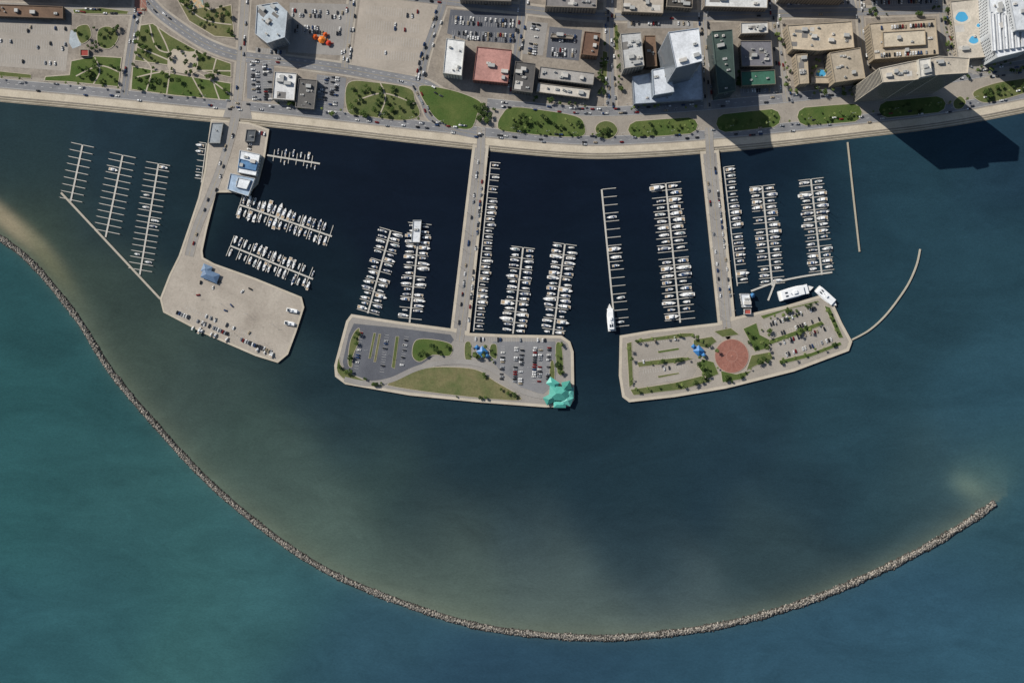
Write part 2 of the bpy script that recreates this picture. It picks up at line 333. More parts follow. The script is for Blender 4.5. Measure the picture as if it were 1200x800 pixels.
def hull(b,L,B,z1,mi=0,deck=1,sheer=.25,full=.8):
    ts=[0,.15,.35,.55,.7,.82,.92,1.0]; bw=[full,.92,1,1,.88,.64,.34,.03]; vs=[];fs=[]
    for t,w_ in zip(ts,bw):
        x=(t-.5)*L; zz=z1+sheer*t*t; h=B/2*w_
        vs+=[(x,-h,zz),(x-(0 if t<1 else .3),-h*.75,-.1),(x,0,-.5*(1-t*.6)),(x-(0 if t<1 else .3),h*.75,-.1),(x,h,zz),(x,h*.86,zz),(x,-h*.86,zz)]
    n=len(ts)
    for i in range(n-1):
        a=i*7
        for k in(0,1,2,3): fs.append((a+k,a+k+1,a+k+8,a+k+7))
        fs.append((a+4,a+5,a+12,a+11)); fs.append((a+6,a,a+7,a+13))
    fs.append((0,4,3,2,1)); b.add(vs,fs,mi)
    dk=[]
    for i in range(n): x=vs[i*7]; dk.append((vs[i*7+5][0],vs[i*7+5][1],vs[i*7+5][2]-.06)); dk.append((vs[i*7+6][0],vs[i*7+6][1],vs[i*7+6][2]-.06))
    b.add(dk,[(2*i,2*i+1,2*i+3,2*i+2) for i in range(n-1)],deck)
GEL=paint('#f0f1f0','gelcoat_white',.25); DECK=paint('#e3e1db','deck_nonskid',.6); GLS=paint('#27323c','tinted_glass',.1)
ALU=paint('#c9cbcc','mast_aluminium',.35); TEAK=paint('#b09a7c','teak',.7)
def sailboat_mesh(L,canvas,hullc):
    b=MB(); hull(b,L,L*.27,1.1,0,1,.3,.7)
    tapered(b,-L*.12,L*.24,L*.08,1.2,1.75,.2,.9,.85,0,0); tapered(b,-L*.1,L*.2,L*.082,1.35,1.6,.2,.6,.97,2,0)
    b.box(-L*.29,0,1.12,L*.24,L*.13,.06,5); b.box(-L*.29,L*.08,1.12,L*.26,.35,.4,0); b.box(-L*.29,-L*.08,1.12,L*.26,.35,.4,0)
    b.cyl(L*.1,0,1.2,.11,L*1.15,6,3); b.box(-L*.1,0,2.9,L*.4,.42,.45,4); b.box(L*.1,0,1.2+L*.7,.1,L*.16,.08,3)
    b.box(-L*.2,0,2.45,L*.12,L*.16,.08,4)
    for s in(-1,1): b.box(-L*.2,s*L*.075,1.2,.05,.05,1.25,3)
    b.box(-L*.36,0,1.15,.12,.9,.8,3)
    return b.mesh('sailboat_hull',[paint(hullc,'hull_paint',.25),DECK,GLS,ALU,paint(canvas,'canvas_cover',.9),TEAK])
def motor_mesh(L,canvas,fly=True):
    b=MB(); hull(b,L,L*.3,1.35,0,1,.45,.92)
    tapered(b,-L*.22,L*.22,L*.11,1.45,2.45,.1,1.5,.85,0,0); tapered(b,-L*.16,L*.19,L*.113,1.85,2.25,.1,.75,.95,2,0)
    b.box(-L*.35,0,1.33,L*.24,L*.22,.08,3)
    if fly:
        b.box(-L*.1,0,2.46,L*.24,L*.18,.35,0,0,.9); b.box(-L*.1,0,3.9,L*.2,L*.18,.08,4)
        for s in(-1,1):
            for x in(-L*.18,-L*.02): b.box(x,s*L*.08,2.5,.06,.06,1.4,5)
        b.box(-L*.03,0,2.8,.1,L*.15,.4,2)
    else: b.box(-L*.12,0,2.5,L*.22,L*.18,.06,4)
    for s in(-1,1): b.box(L*.3,s*L*.07,1.75,L*.22,.05,.05,5,-s*.35)
    return b.mesh('motor_boat_hull',[GEL,DECK,GLS,TEAK,paint(canvas,'canvas_top',.9),ALU])
def centre_console():
    L=8;b=MB(); hull(b,L,2.6,.9,0,1,.3,.95); b.box(-.3,0,.95,1.1,1.0,1.0,0,0,.85); b.box(-.2,0,2.6,2.4,1.9,.08,3)
    for x in(-1.2,.8):
        for s in(-.8,.8): b.box(x,s,.95,.06,.06,1.65,4)
    b.box(-1.6,0,.95,.6,1.1,.6,2); b.box(-4.2,.4,.5,.6,.4,1.1,2); b.box(-4.2,-.4,.5,.6,.4,1.1,2)
    return b.mesh('fishing_boat_hull',[GEL,DECK,GLS,paint('#e7e8e6','t_top'),ALU])
SB=[sailboat_mesh(11,'#2d4c7c','#f0f0ee'),sailboat_mesh(13,'#e6e6e0','#f0f0ee'),sailboat_mesh(10,'#3f6f78','#ececea'),sailboat_mesh(12,'#9a9d9e','#ececea'),sailboat_mesh(12,'#dcdad2','#2f4668'),sailboat_mesh(9,'#d0ccc0','#eeeeea')]
MBT=[motor_mesh(12,'#eeeeec'),motor_mesh(14,'#e6e6e4'),motor_mesh(10,'#3a5a84',False),motor_mesh(11,'#eaeae6'),centre_console()]
def boat(x,y,ang,L=11.5,z=0.0,kind=None):
    if kind is None: kind='s' if random.random()<.5 else 'm'
    me=random.choice(SB if kind=='s' else MBT)
    o=bpy.data.objects.new('sailboat' if kind=='s' else 'motor_boat',me); COL.objects.link(o)
    s=L/12*random.uniform(.85,1.15); o.scale=(s,s*random.uniform(.92,1.1),s); o.location=(x,y,z); o.rotation_euler=(0,0,ang); return o
DOCKM=mat('#bdb9af','dock_concrete',.08,.1,1.0,stain=.12); PILE=paint('#6d6456','timber_pile',.9)
def dock(p0,p1,fl,fr,sp,occ,L=11.5,spine=1.9,bow=.6,kind=None,skip0=0,fw=.75,double=False):
    a=Vector(P(*p0)); c=Vector(P(*p1)); d=(c-a); n=d.length; d/=n; nv=Vector((-d.y,d.x)); b=MB(); ang=math.atan2(d.y,d.x)
    m=(a+c)/2; b.box(m.x,m.y,.25,n,spine,.45,0,ang)
    k=0; s=skip0; 
    while s<n-1:
        fing = (k%2==0) or not double
        for side,f in((1,fl),(-1,fr)):
            if f>0:
                if fing:
                    q=a+d*s+nv*side*(f/2+spine/2); b.box(q.x,q.y,.27,f,fw,.4,0,ang+math.pi/2)
                    e_=a+d*s+nv*side*(f+spine/2); b.cyl(e_.x,e_.y,-3,.22,5.2,6,1)
                if s+sp<n+1 and random.random()<occ:
                    lb=L*random.uniform(.72,1.12); lb=min(lb,f*1.2)
                    q=a+d*(s+sp/2+random.uniform(-.3,.3))+nv*side*(spine/2+lb/2+.7+random.uniform(0,1.4))
                    boat(q.x,q.y,ang+math.pi/2*side+(math.pi if random.random()<bow else 0)+random.uniform(-.05,.05),lb,kind=kind)
        s+=sp; k+=1
    b.obj('floating_dock',[DOCKM,PILE])
dock((97,170),(83,236),13,13,8.2,.03,10); dock((144,182),(124,278),15,15,7.6,.08,10); dock((186,192),(164,322),13,14,7.0,.28,10)
dock((281,240),(389,277),12,12,6.2,.93,12,double=True); dock((270,288),(367,327),12,12,6.2,.9,12,double=True)
dock((458,270),(431,367),13,13,6.2,.93,12.5,double=True); dock((492,262),(480,378),13,13,6.2,.93,12.5,double=True)
dock((575,190),(555,388),11,0,7,.8,11,spine=1.2); 
dock((613,290),(601,391),13,13,6.3,.95,13,double=True); dock((662,286),(648,392),13,13,6.3,.95,13,double=True)
dock((705,222),(721,388),16,0,9.5,.65,13.5); dock((780,215),(797,378),17,17,8.0,.93,15,bow=.8)
dock((848,196),(864,335),12,0,7.2,.87,12,spine=1.2); dock((893,218),(905,335),14,14,7.2,.9,13,bow=.7); dock((950,210),(963,322),14,14,7.2,.92,13,bow=.7)
dock((242,168),(236,214),0,8,7,.75,8.5,spine=1.0); dock((313,182),(375,192),7,5,9,.55,8.5,skip0=8)
def walk(name,pts,width,z0,z1,m,sm=1):
    w=W(smooth(pts,8) if sm else pts); l=offs(w,width/2); r=offs(w,-width/2); b=MB(); n=len(w)
    V=[(p[0],p[1],z1) for p in l]+[(p[0],p[1],z1) for p in r]+[(p[0],p[1],z0) for p in l]+[(p[0],p[1],z0) for p in r]
    F=[]
    for i in range(n-1): F+=[(i,n+i,n+i+1,i+1),(n+i,3*n+i,3*n+i+1,n+i+1),(2*n+i,i,i+1,2*n+i+1)]
    F+=[(0,2*n,3*n,n),(n-1,2*n-1,4*n-1,3*n-1)]
    b.add(V,F); return b.obj(name,[m])
walk('timber_jetty',[(72,226),(130,288),(188,350)],2.4,-2,1.3,mat('#b0a899','jetty_concrete',.08,.1,.8))
walk('wave_screen',[(993,167),(1000,232),(1007,295)],1.7,-2,1.4,mat('#aaa290','wave_screen_concrete',.08,.1,.8))
walk('curved_breakwater',[(1078,292),(1074,310),(1065,331),(1052,351),(1036,371),(1018,387),(998,398)],1.8,-2,1.4,mat('#b0a897','wave_wall_concrete',.08,.1,.8))
walk('floating_walkway',[(880,341),(908,331),(940,324),(975,319)],2.0,.2,.8,DOCKM)
walk('floating_walkway',[(908,331),(900,352)],2.0,.2,.82,DOCKM)
def ship(name,x,y,ang,L,B,decks,hc='#eeefee'):
    b=MB(); hull(b,L,B,2.2,0,1,.8,.9); z=2.2
    for k in range(decks):
        l=L*(.74-.13*k); bb=B*(.8-.08*k)
        tapered(b,-L*.42,-L*.42+l,bb/2,z,z+2.5,.3,1.2,.97,0,0); tapered(b,-L*.40,-L*.42+l-.5,bb/2+.03,z+1,z+1.8,.2,.5,1,2,0); z+=2.5
        b.box(-L*.42+l/2,0,z,l*1.03,bb*1.08,.15,0)
    z+=.15
    b.box(-L*.05,0,z,L*.1,B*.3,1.6,0); b.cyl(-L*.18,0,z,.5,2.4,10,3,.4); b.cyl(L*.02,0,z,.08,5,6,3); b.box(-L*.3,B*.15,z,3,1.4,.7,2); b.box(-L*.3,-B*.15,z,3,1.4,.7,2)
    o=b.obj(name,[paint(hc,'ship_white',.3),DECK,GLS,ALU]); wx_,wy_=P(x,y); o.location=(wx_,wy_,0); o.rotation_euler=(0,0,ang); return o
ship('excursion_boat',932,342,math.radians(15),42,13,2); ship('excursion_boat',968,348,math.radians(-42),30,10,1); ship('motor_yacht',715,372,math.radians(94),32,8,2)
ship('motor_yacht',344,364,math.radians(-10),16,4.5,1); ship('motor_yacht',341,379,math.radians(-10),15,4.5,1)
# ---------------------------------------------------------------- piers / heads
WALLM=mat('#6b6257','quay_wall',.15,.1,.6)
LH=[(248,140),(243,175),(240,200),(233,232),(222,265),(210,300),(199,322),(188,350),(192,366),(240,391),(300,417),(326,425),(338,415),(348,388),(357,360),(354,348),(300,326),(252,309),(239,302),(238,294),(243,270),(254,226),(270,226),(290,229),(303,216),(311,185),(316,152),(292,144)]
slab('marina_head_pier',LH,-3,2.1,mat('#aea598','pier_asphalt_light',.09,.02,.4,h2='#968d81',stain=.2),WALLM,2.4,M_RIM)
MH=[(412,368),(470,377),(530,385),(549,390),(600,392),(658,393),(668,400),(672,412),(673,468),(668,476),(640,477),(560,471),(480,463),(405,450),(393,441),(392,428),(400,398),(406,376)]
slab('marina_head_pier',MH,-3,2.1,mat('#959089','pier_asphalt',.08,.03,.5,stain=.18),WALLM,3.4,M_RIM)
RH=[(726,393),(762,387),(842,378),(862,371),(920,358),(960,346),(972,347),(986,378),(998,400),(994,411),(930,435),(850,455),(790,465),(737,471),(729,465),(725,440)]
slab('marina_head_pier',RH,-3,2.1,mat('#a1998d','pier_paving',.08,.03,.5,stain=.2),WALLM,3.4,M_RIM)
slab('access_pier',[(554,170),(573,171),(550,392),(528,387)],-3,2.12,M_ASPHL,WALLM,3.4,M_RIM)
slab('access_pier',[(820,178),(842,176),(861,373),(841,381)],-3,2.12,M_ASPHL,WALLM,3.4,M_RIM)
# ---------------------------------------------------------------- boulevard
def band(name,x0,x1,o0,o1,m,z):
    pts=[p for p in SHW if x0-600<=p[0]<=x1-600]; l=offs(pts,o1); r=offs(pts,o0); n=len(pts); b=MB()
    b.add([(p[0],p[1],z) for p in l]+[(p[0],p[1],z) for p in r],[(i,n+i,n+i+1,i+1) for i in range(n-1)]); b.obj(name,[m]); return pts
BP=mat('#9c9488','boulevard_paving',.08,.03,.6,stain=.15,h2='#8d857a')
band('boulevard_paving',540,1800,14,62,BP,zg()); band('boulevard_paving',-900,600,14,32,BP,zg())
def bandroad(x0,x1,o,width,m=M_ASPH):
    pts=[p for p in SHW if x0-600<=p[0]<=x1-600]; w=offs(pts,o); z=zr(); b=ribbon_w(w,width,z)
    for f in (-.5,.5): dashes(w,width*f*.94,b,z+.003,400,1,.3,1)
    dashes(w,0,b,z+.003,3,7,.3,1)
    b.obj('boulevard_road',[m,WHITE]); return w
br1=bandroad(-700,1800,22,10.5); br2=bandroad(560,1750,56,11)
RD=[]
RD.append(road('street',[(140,-60),(160,-20),(180,8),(205,29),(245,54),(285,67),(340,73),(400,81),(450,90),(495,99),(520,112),(560,126)],12,M_ASPH,2.5))
RD.append(road('street',[(167,-60),(163,0),(155,50),(146,112)],8,None,3))
RD.append(road('street',[(292,-60),(288,0),(284,60),(279,118)],10,M_ASPHL,2.5))
RD.append(road('street',[(418,-60),(413,0),(404,80)],7,M_ASPHL,3))
RD.append(road('street',[(528,-60),(520,0),(500,60),(492,96)],9,None,3))
RD.append(road('street',[(622,-60),(614,0),(606,60),(600,112)],8,None,3))
RD.append(road('street',[(716,-60),(715,0),(714,60),(716,125)],9,None,3.5))
RD.append(road('street',[(820,-60),(823,0),(825,60),(829,128)],8,M_ASPHL,3))
RD.append(road('street',[(903,-60),(906,0),(912,60),(922,120)],9,M_ASPHL,3))
RD.append(road('street',[(1003,-60),(1006,0),(1011,60),(1019,108)],7,M_ASPHL,2.5))
RD.append(road('street',[(1098,-60),(1103,0),(1106,40),(1120,70),(1150,85),(1200,80),(1300,60)],8,M_ASPHL,2.5))
RD.append(road('street',[(440,-8),(520,2),(600,10),(700,20),(820,20),(905,17),(1005,15),(1105,12),(1200,5),(1400,-20)],9,None,3))
RD.append(road('street',[(-200,0),(60,10),(110,14),(170,14)],7,M_ASPHL,2))
RD.append(road('street',[(486,100),(497,120),(505,138),(530,152),(565,160)],8,M_ASPH,2))
RD.append(road('pier_road',[(279,118),(274,148),(262,190),(246,232),(231,268),(222,300)],10,M_ASPHL,0,True))
RD.append(road('pier_road',[(564,150),(562,200),(551,300),(541,380),(538,400)],9,M_ASPHL,0,True))
RD.append(road('pier_road',[(830,150),(833,200),(842,290),(851,380),(852,392)],9,M_ASPHL,0,True))
patch('brick_crosswalk',[(158,0),(172,0),(173,14),(159,14)],mat('#93685a','red_brick_paving',.12,.1,.7),2.31)
patch('plaza',[(268,118),(292,120),(296,140),(262,138)],M_ASPHL,2.315)
# ---------------------------------------------------------------- grass etc
def lawn(pts,m=M_GRASS,sm=True,rim=0.6):
    w=ccw(W(smooth(pts,5,True) if sm else pts)); b=MB(); z=2.42+random.random()*.02
    b.wall(w,2.0,z,1); i=offs(w,rim,True); n=len(w)
    b.add([(p[0],p[1],z) for p in w]+[(p[0],p[1],z) for p in i],[(k,(k+1)%n,n+(k+1)%n,n+k) for k in range(n)],1)
    b.poly(i,z,0); b.obj('lawn',[m,M_CONC])
def oval(x0,y0,x1,y1,h,skew=0):
    cx,cy=(x0+x1)/2,(y0+y1)/2; d=(x1-x0)/2; a=math.atan2(y1-y0,x1-x0); c,s=math.cos(a),math.sin(a)
    return [(cx+u*d*c-v*h*s,cy+u*d*s+v*h*c) for u,v in[(-1,0),(-.93,-.65),(-.75,-1),(0,-1.02),(.75,-1),(.93,-.65),(1,0),(.93,.65),(.75,1),(0,1.02),(-.75,1),(-.93,.65)]]
MED=[((586,142),(686,152),16),((735,153),(818,147),10),((838,146),(915,138),11),((933,138),(1010,132),11),((1028,130),(1108,122),10)]
lawn([(588,135),(600,126),(640,130),(676,137),(685,147),(683,160),(655,161),(620,158),(588,154),(583,146)],M_GRASSG)
for (a,c_,h) in MED[1:]: lawn(oval(*a,*c_,h),M_GRASSG,False)
lawn([(697,152),(701,145),(710,142),(719,145),(724,153),(719,161),(710,164),(701,160)],M_GRASS)
lawn([(1116,120),(1124,113),(1131,120),(1126,128),(1118,128)])
lawn([(1140,108),(1165,98),(1200,92),(1240,84),(1245,96),(1200,110),(1160,121),(1144,118)])
lawn([(491,102),(520,104),(548,112),(565,122),(560,134),(553,151),(535,151),(515,143),(502,128)],M_GRASSG)
lawn([(408,98),(440,97),(480,104),(487,118),(492,136),(470,142),(430,137),(408,132)])
lawn([(158,72),(165,30),(180,28),(200,42),(240,64),(272,75),(272,92),(215,80)],M_GRASS,False,1)
lawn([(156,78),(212,88),(272,98),(271,119),(205,113),(154,106)],M_GRASSG,False,1)
patch('plaza',oval(197,70,233,77,13),M_CONC,2.47); lawn(oval(207,72,223,75,6),M_GRASS)
pz=2.45
for pts in([(160,55),(200,72),(240,90),(271,112)],[(185,32),(200,68),(196,112)],[(230,60),(222,80),(240,116)],[(158,92),(200,84),(272,84)],[(160,64),(178,80),(172,108)],[(176,30),(188,60),(230,62)],[(254,70),(250,92),(258,118)]):
    w=W(smooth(pts,6)); w=w if w[0][0]<w[-1][0] else w[::-1]; pz+=.002; ribbon_w(w,1.5,pz).obj('park_path',[M_CONC])
lawn([(84,72),(112,66),(144,68),(140,103),(80,97),(52,96),(54,90),(82,88)],M_GRASSG,False,1)
lawn([(205,-5),(228,-2),(246,12),(272,6),(276,46),(252,44),(222,26)],M_DRY,False,1); lawn([(86,12),(120,10),(152,14),(150,18),(88,17)],M_GRASS,False,.5)
lawn([(90,34),(104,30),(108,44),(96,52)],M_GRASS); lawn([(116,36),(130,32),(140,44),(130,58),(116,54)],M_GRASS); lawn([(0,84),(38,88),(38,93),(0,90)],M_GRASS,False,.5)
for pts in([(90,90),(118,78),(142,86)],[(112,68),(118,84),(110,100)],[(212,4),(240,24),(272,30)],[(420,118),(450,110),(486,122)],[(446,98),(452,116),(444,138)]):
    w=W(smooth(pts,6)); w=w if w[0][0]<w[-1][0] else w[::-1]; pz+=.002; ribbon_w(w,1.4,pz).obj('park_path',[M_CONC])
patch('splash_pad',[(84,36),(94,40),(96,54),(86,58),(80,48)],mat('#aab3b7','splash_pad_surface',.15,.1,.5))
patch('playground_surface',[(222,2),(238,0),(240,10),(226,12)],mat('#c7a070','rubber_surface',.3,.3,.6,h2='#6f9ca0'),2.47)
lawn([(706,60),(712,62),(711,100),(704,98)],M_GRASS,False,.5); lawn([(719,30),(724,30),(726,60),(720,60)],M_GRASS,False,.5)
# ---------------------------------------------------------------- parking
LINES=MB()
def parkrow(p0,p1,occ,ang_flip=False,sp=2.9,z=2.32,depth=5.2,lines=True,side=1):
    a=Vector(P(*p0)); c=Vector(P(*p1)); d=c-a; n=d.length; d/=n; nv=Vector((-d.y,d.x))*side; ang=math.atan2(nv.y,nv.x); k=0
    while k*sp<n:
        if lines:
            q=a+d*k*sp; e=q+nv*depth; t=d*.1
            LINES.add([(q.x-t.x,q.y-t.y,2.215),(q.x+t.x,q.y+t.y,2.215),(e.x+t.x,e.y+t.y,2.215),(e.x-t.x,e.y-t.y,2.215)],[(0,1,2,3)])
        if random.random()<occ*(1 if math.sin(k*.35+a.x)>-.6 else .35):
            q=a+d*(k+.5)*sp+nv*(depth/2+random.uniform(-.3,.3)); car(q.x,q.y,ang+(math.pi if random.random()<.4 else 0)+random.uniform(-.03,.03),z-.1)
        k+=1
def lot(pts,m,rows): 
    patch('parking_lot',pts,m)
    for r in rows: parkrow(*r)
def autorows(x0,x1,y0,y1,n,occ,slant=0,vert=False):
    R=[]
    for k in range(n):
        if vert:
            x=x0+(x1-x0)*(k+.5)/n; R.append(((x,y0),(x+slant,y1),occ)); R.append(((x,y0),(x+slant,y1),occ,False,2.9,2.32,5.2,True,-1))
        else:
            y=y0+(y1-y0)*(k+.5)/n; R.append(((x0,y),(x1,y+slant),occ)); R.append(((x0,y),(x1,y+slant),occ,False,2.9,2.32,5.2,True,-1))
    return R
lot([(-60,18),(84,30),(78,84),(-60,74)],M_LOT,autorows(-40,78,22,76,3,.07,6))
lot([(340,4),(408,6),(402,66),(338,62)],M_ASPHL,autorows(342,400,6,44,2,.55,3))
lot([(424,-10),(514,0),(490,88),(412,76)],mat('#aca295','bleached_asphalt',.07,.02,.4,stain=.15,h2='#999084'),autorows(430,492,4,72,4,.06,5))
lot([(290,70),(322,74),(318,120),(290,116)],M_ASPH,autorows(292,320,72,118,2,.7,2,True))
lot([(372,88),(406,92),(402,136),(366,130)],M_ASPH,autorows(374,400,90,132,2,.65,-4,True))
lot([(528,12),(606,18),(602,52),(548,48),(524,40)],M_ASPHD,autorows(530,602,16,50,2,.6,4))  # dark grey lot; the building shadow lying on it is kept in the colour
lot([(618,26),(642,28),(636,66),(612,64)],M_ASPHL,autorows(618,638,28,64,1,.7,-5,True))
lot([(644,32),(682,36),(678,72),(640,68)],M_ASPHD,autorows(646,676,36,70,2,.65,2))
lot([(866,105),(905,104),(910,112),(868,114)],M_ASPH,[((868,110),(905,109),.6)])
lot([(1020,2),(1100,0),(1102,8),(1022,10)],M_ASPH,[((1022,7),(1098,5),.6)])
lot([(920,2),(1000,1),(1002,9),(922,10)],M_ASPH,[((922,7),(998,6),.6)])
lot([(735,22),(812,24),(812,34),(735,34)],M_ASPHL,[((738,31),(808,31),.5)])
lot([(300,56),(336,60),(334,68),(300,64)],M_ASPHL,[((302,62),(332,65),.6)])
patch('parking_lot',[(415,379),(465,384),(528,392),(532,398),(526,405),(486,432),(462,444),(436,446),(405,436),(402,424),(409,392)],M_ASPHD,2.19)
patch('parking_lot',[(578,400),(650,400),(655,412),(650,450),(636,462),(606,452),(584,432),(572,412)],M_ASPH,2.191)
lawn([(488,398),(512,398),(530,404),(527,417),(508,416),(492,424),(483,416)],M_GRASSG); 
lawn([(416,388),(422,385),(420,402),(414,418),(413,430),(408,426),(410,402)],M_GRASS); lawn([(438,390),(441,390),(435,420),(432,420)],M_GRASS,False,.3); lawn([(444,391),(447,391),(441,424),(438,424)],M_DRY,False,.3); lawn([(464,394),(468,394),(463,432),(459,430)],M_GRASS,False,.3)
lawn([(398,418),(402,430),(425,444),(450,450),(440,453),(410,447),(397,438),(395,428)],M_GRASS)
lawn([(455,449),(480,437),(505,430),(540,430),(562,434),(580,446),(607,462),(607,469),(560,466),(500,459),(462,453)],M_DRY)
lawn([(500,430),(535,430),(560,435),(572,442),(545,440),(515,436)],M_GRASS); lawn([(545,402),(552,402),(552,424),(545,420)],M_GRASS,True,.5); lawn([(575,404),(582,404),(582,420),(574,416)],M_GRASS,True,.5)
lawn([(651,404),(658,404),(660,436),(653,436)],M_GRASSG,True,.5); lawn([(645,424),(649,424),(650,444),(644,444)],M_GRASS,True,.5)
w=W(smooth([(404,444),(430,449),(458,445),(490,431),(525,424),(560,426),(590,440),(612,458),(645,466)],8)); ribbon_w(w,6,2.5).obj('pier_road',[M_ASPHL])
for x,(y0,y1),o in((421,(388,432),.35),(451,(392,436),.35),(474,(394,430),.4)): parkrow((x,y0),(x-6,y1),o); 
for x in(592,603,614,625,636,646): parkrow((x,406),(x-2,452-abs(x-620)*.3),.82,False,2.8,2.32,4.6,True,1 if x%2 else -1)
parkrow((556,400),(640,401),.5,z=2.3)
for q in([(744,404),(762,400),(806,396),(812,404),(800,418),(756,424),(745,420)],[(748,434),(800,426),(816,432),(810,442),(756,452),(748,446)],[(890,376),(925,362),(955,356),(962,370),(930,382),(900,392)],[(905,402),(945,390),(972,380),(980,395),(940,412),(912,418)]): patch('parking_lot',q,M_LOT,2.19+random.random()*.004)
for q in([(734,402),(740,400),(742,450),(737,454)],[(746,424),(800,418),(812,420),(800,424),(748,430)],[(738,456),(790,448),(822,440),(834,446),(800,456),(742,463)],[(812,398),(834,394),(840,400),(828,408),(812,404)],[(822,420),(836,424),(842,438),(828,444),(818,430)],
         [(870,385),(886,378),(890,392),(902,398),(900,408),(884,412),(878,400)],[(896,400),(930,388),(962,376),(966,380),(930,394),(902,404)],[(880,416),(902,412),(906,420),(886,428),(874,434)],[(912,422),(950,413),(984,400),(986,404),(950,418),(914,427)],[(965,358),(972,360),(988,396),(982,396)],[(890,370),(930,359),(958,352),(960,354),(925,362),(894,374)],[(745,398),(800,390),(812,390),(812,394),(746,402)],[(844,434),(862,438),(880,434),(870,444),(846,448)],[(836,388),(856,384),(866,392),(846,395)],[(916,374),(940,366),(941,368),(918,377)],[(770,411),(795,407),(796,410),(771,414)],[(770,440),(795,436),(796,438),(771,443)]):
    lawn(q,random.choice([M_GRASS,M_GRASSG,M_GRASSG]),False,.4)
for p0,p1,o in(((752,404),(800,398),.12),((752,421),(798,415),.08),((754,438),(808,430),.1),((894,386),(955,364),.5),((905,391),(960,371),.4),((912,405),(972,386),.8),((916,414),(976,394),.6)): parkrow(p0,p1,o,side=random.choice((1,-1)))
b=MB(); cx,cy=P(857,417); b.cyl(cx,cy,2.1,20,.38,48,0); b.cyl(cx,cy,2.48,19.3,.01,48,1); 
for k in range(16):
    a=2*math.pi*k/16; b.box(cx+12*math.cos(a),cy+12*math.sin(a),2.491,12,.4,.006,3,a)
b.cyl(cx,cy,2.5,7,.006,32,3); b.cyl(cx,cy,2.507,6,.006,32,1); b.cyl(cx,cy,2.515,1.2,.3,12,3,1.0)
b.obj('brick_plaza',[mat('#ab9182','plaza_border',.1,.1,.7),mat('#98685a','red_brick_paving',.16,.15,.7,h2='#85594d',stain=.2),M_CONC,mat('#9f7467','pale_brick_paving',.12,.1,.7)])
for p0,p1,o in(((206,368),(318,415),.9),((216,362),(300,398),.12)): parkrow(p0,p1,o,z=2.3,side=1)
parkrow((300,158),(310,160),.6); parkrow((292,162),(290,176),.7); 
for i in range(10): x,y=random.uniform(225,345),random.uniform(330,395); car(*P(x,y),random.random()*6.3,2.12) if inpoly(x,y,LH) else None
for i in range(12):
    t=random.random(); q=P(226+95*t,384+32*t); o=boat(q[0],q[1],math.radians(65)+random.uniform(-.2,.2),7,2.9,'m'); o.location.z=3.0
for (p0,p1,n_) in(((567,190),(549,378),22),((560,190),(538,378),16),((827,195),(846,370),12),((837,195),(857,365),26),((272,150),(226,290),8),((279,140),(234,290),6)):
    for i in range(n_):
        t=random.random(); a=Vector(P(*p0)); c_=Vector(P(*p1)); q=a.lerp(c_,t); d=c_-a; car(q.x,q.y,math.atan2(d.y,d.x),2.3)
def traffic(w,offset,n,name='car'):
    for i in range(n):
        k=random.randrange(1,len(w)-1); a=Vector(w[k]); c_=Vector(w[k+1]); d=(c_-a); L_=d.length
        if L_<.1: continue
        q=a.lerp(c_,random.random()); d/=L_; s=random.choice((-1,1)); q+=Vector((-d.y,d.x))*offset*s
        if abs(q.x)<640 and q.y<440: o=car(q.x,q.y,math.atan2(d.y,d.x)+(0 if s<0 else math.pi),2.34)
traffic(br1,2.4,80); traffic(br2,2.5,70); traffic(br1,5.0,50)
for w in RD[:14]: traffic(w,2.2,14)
for w in RD[3:11]: traffic(w,5.0,20)
LINES.obj('parking_stall_markings',[WHITE])
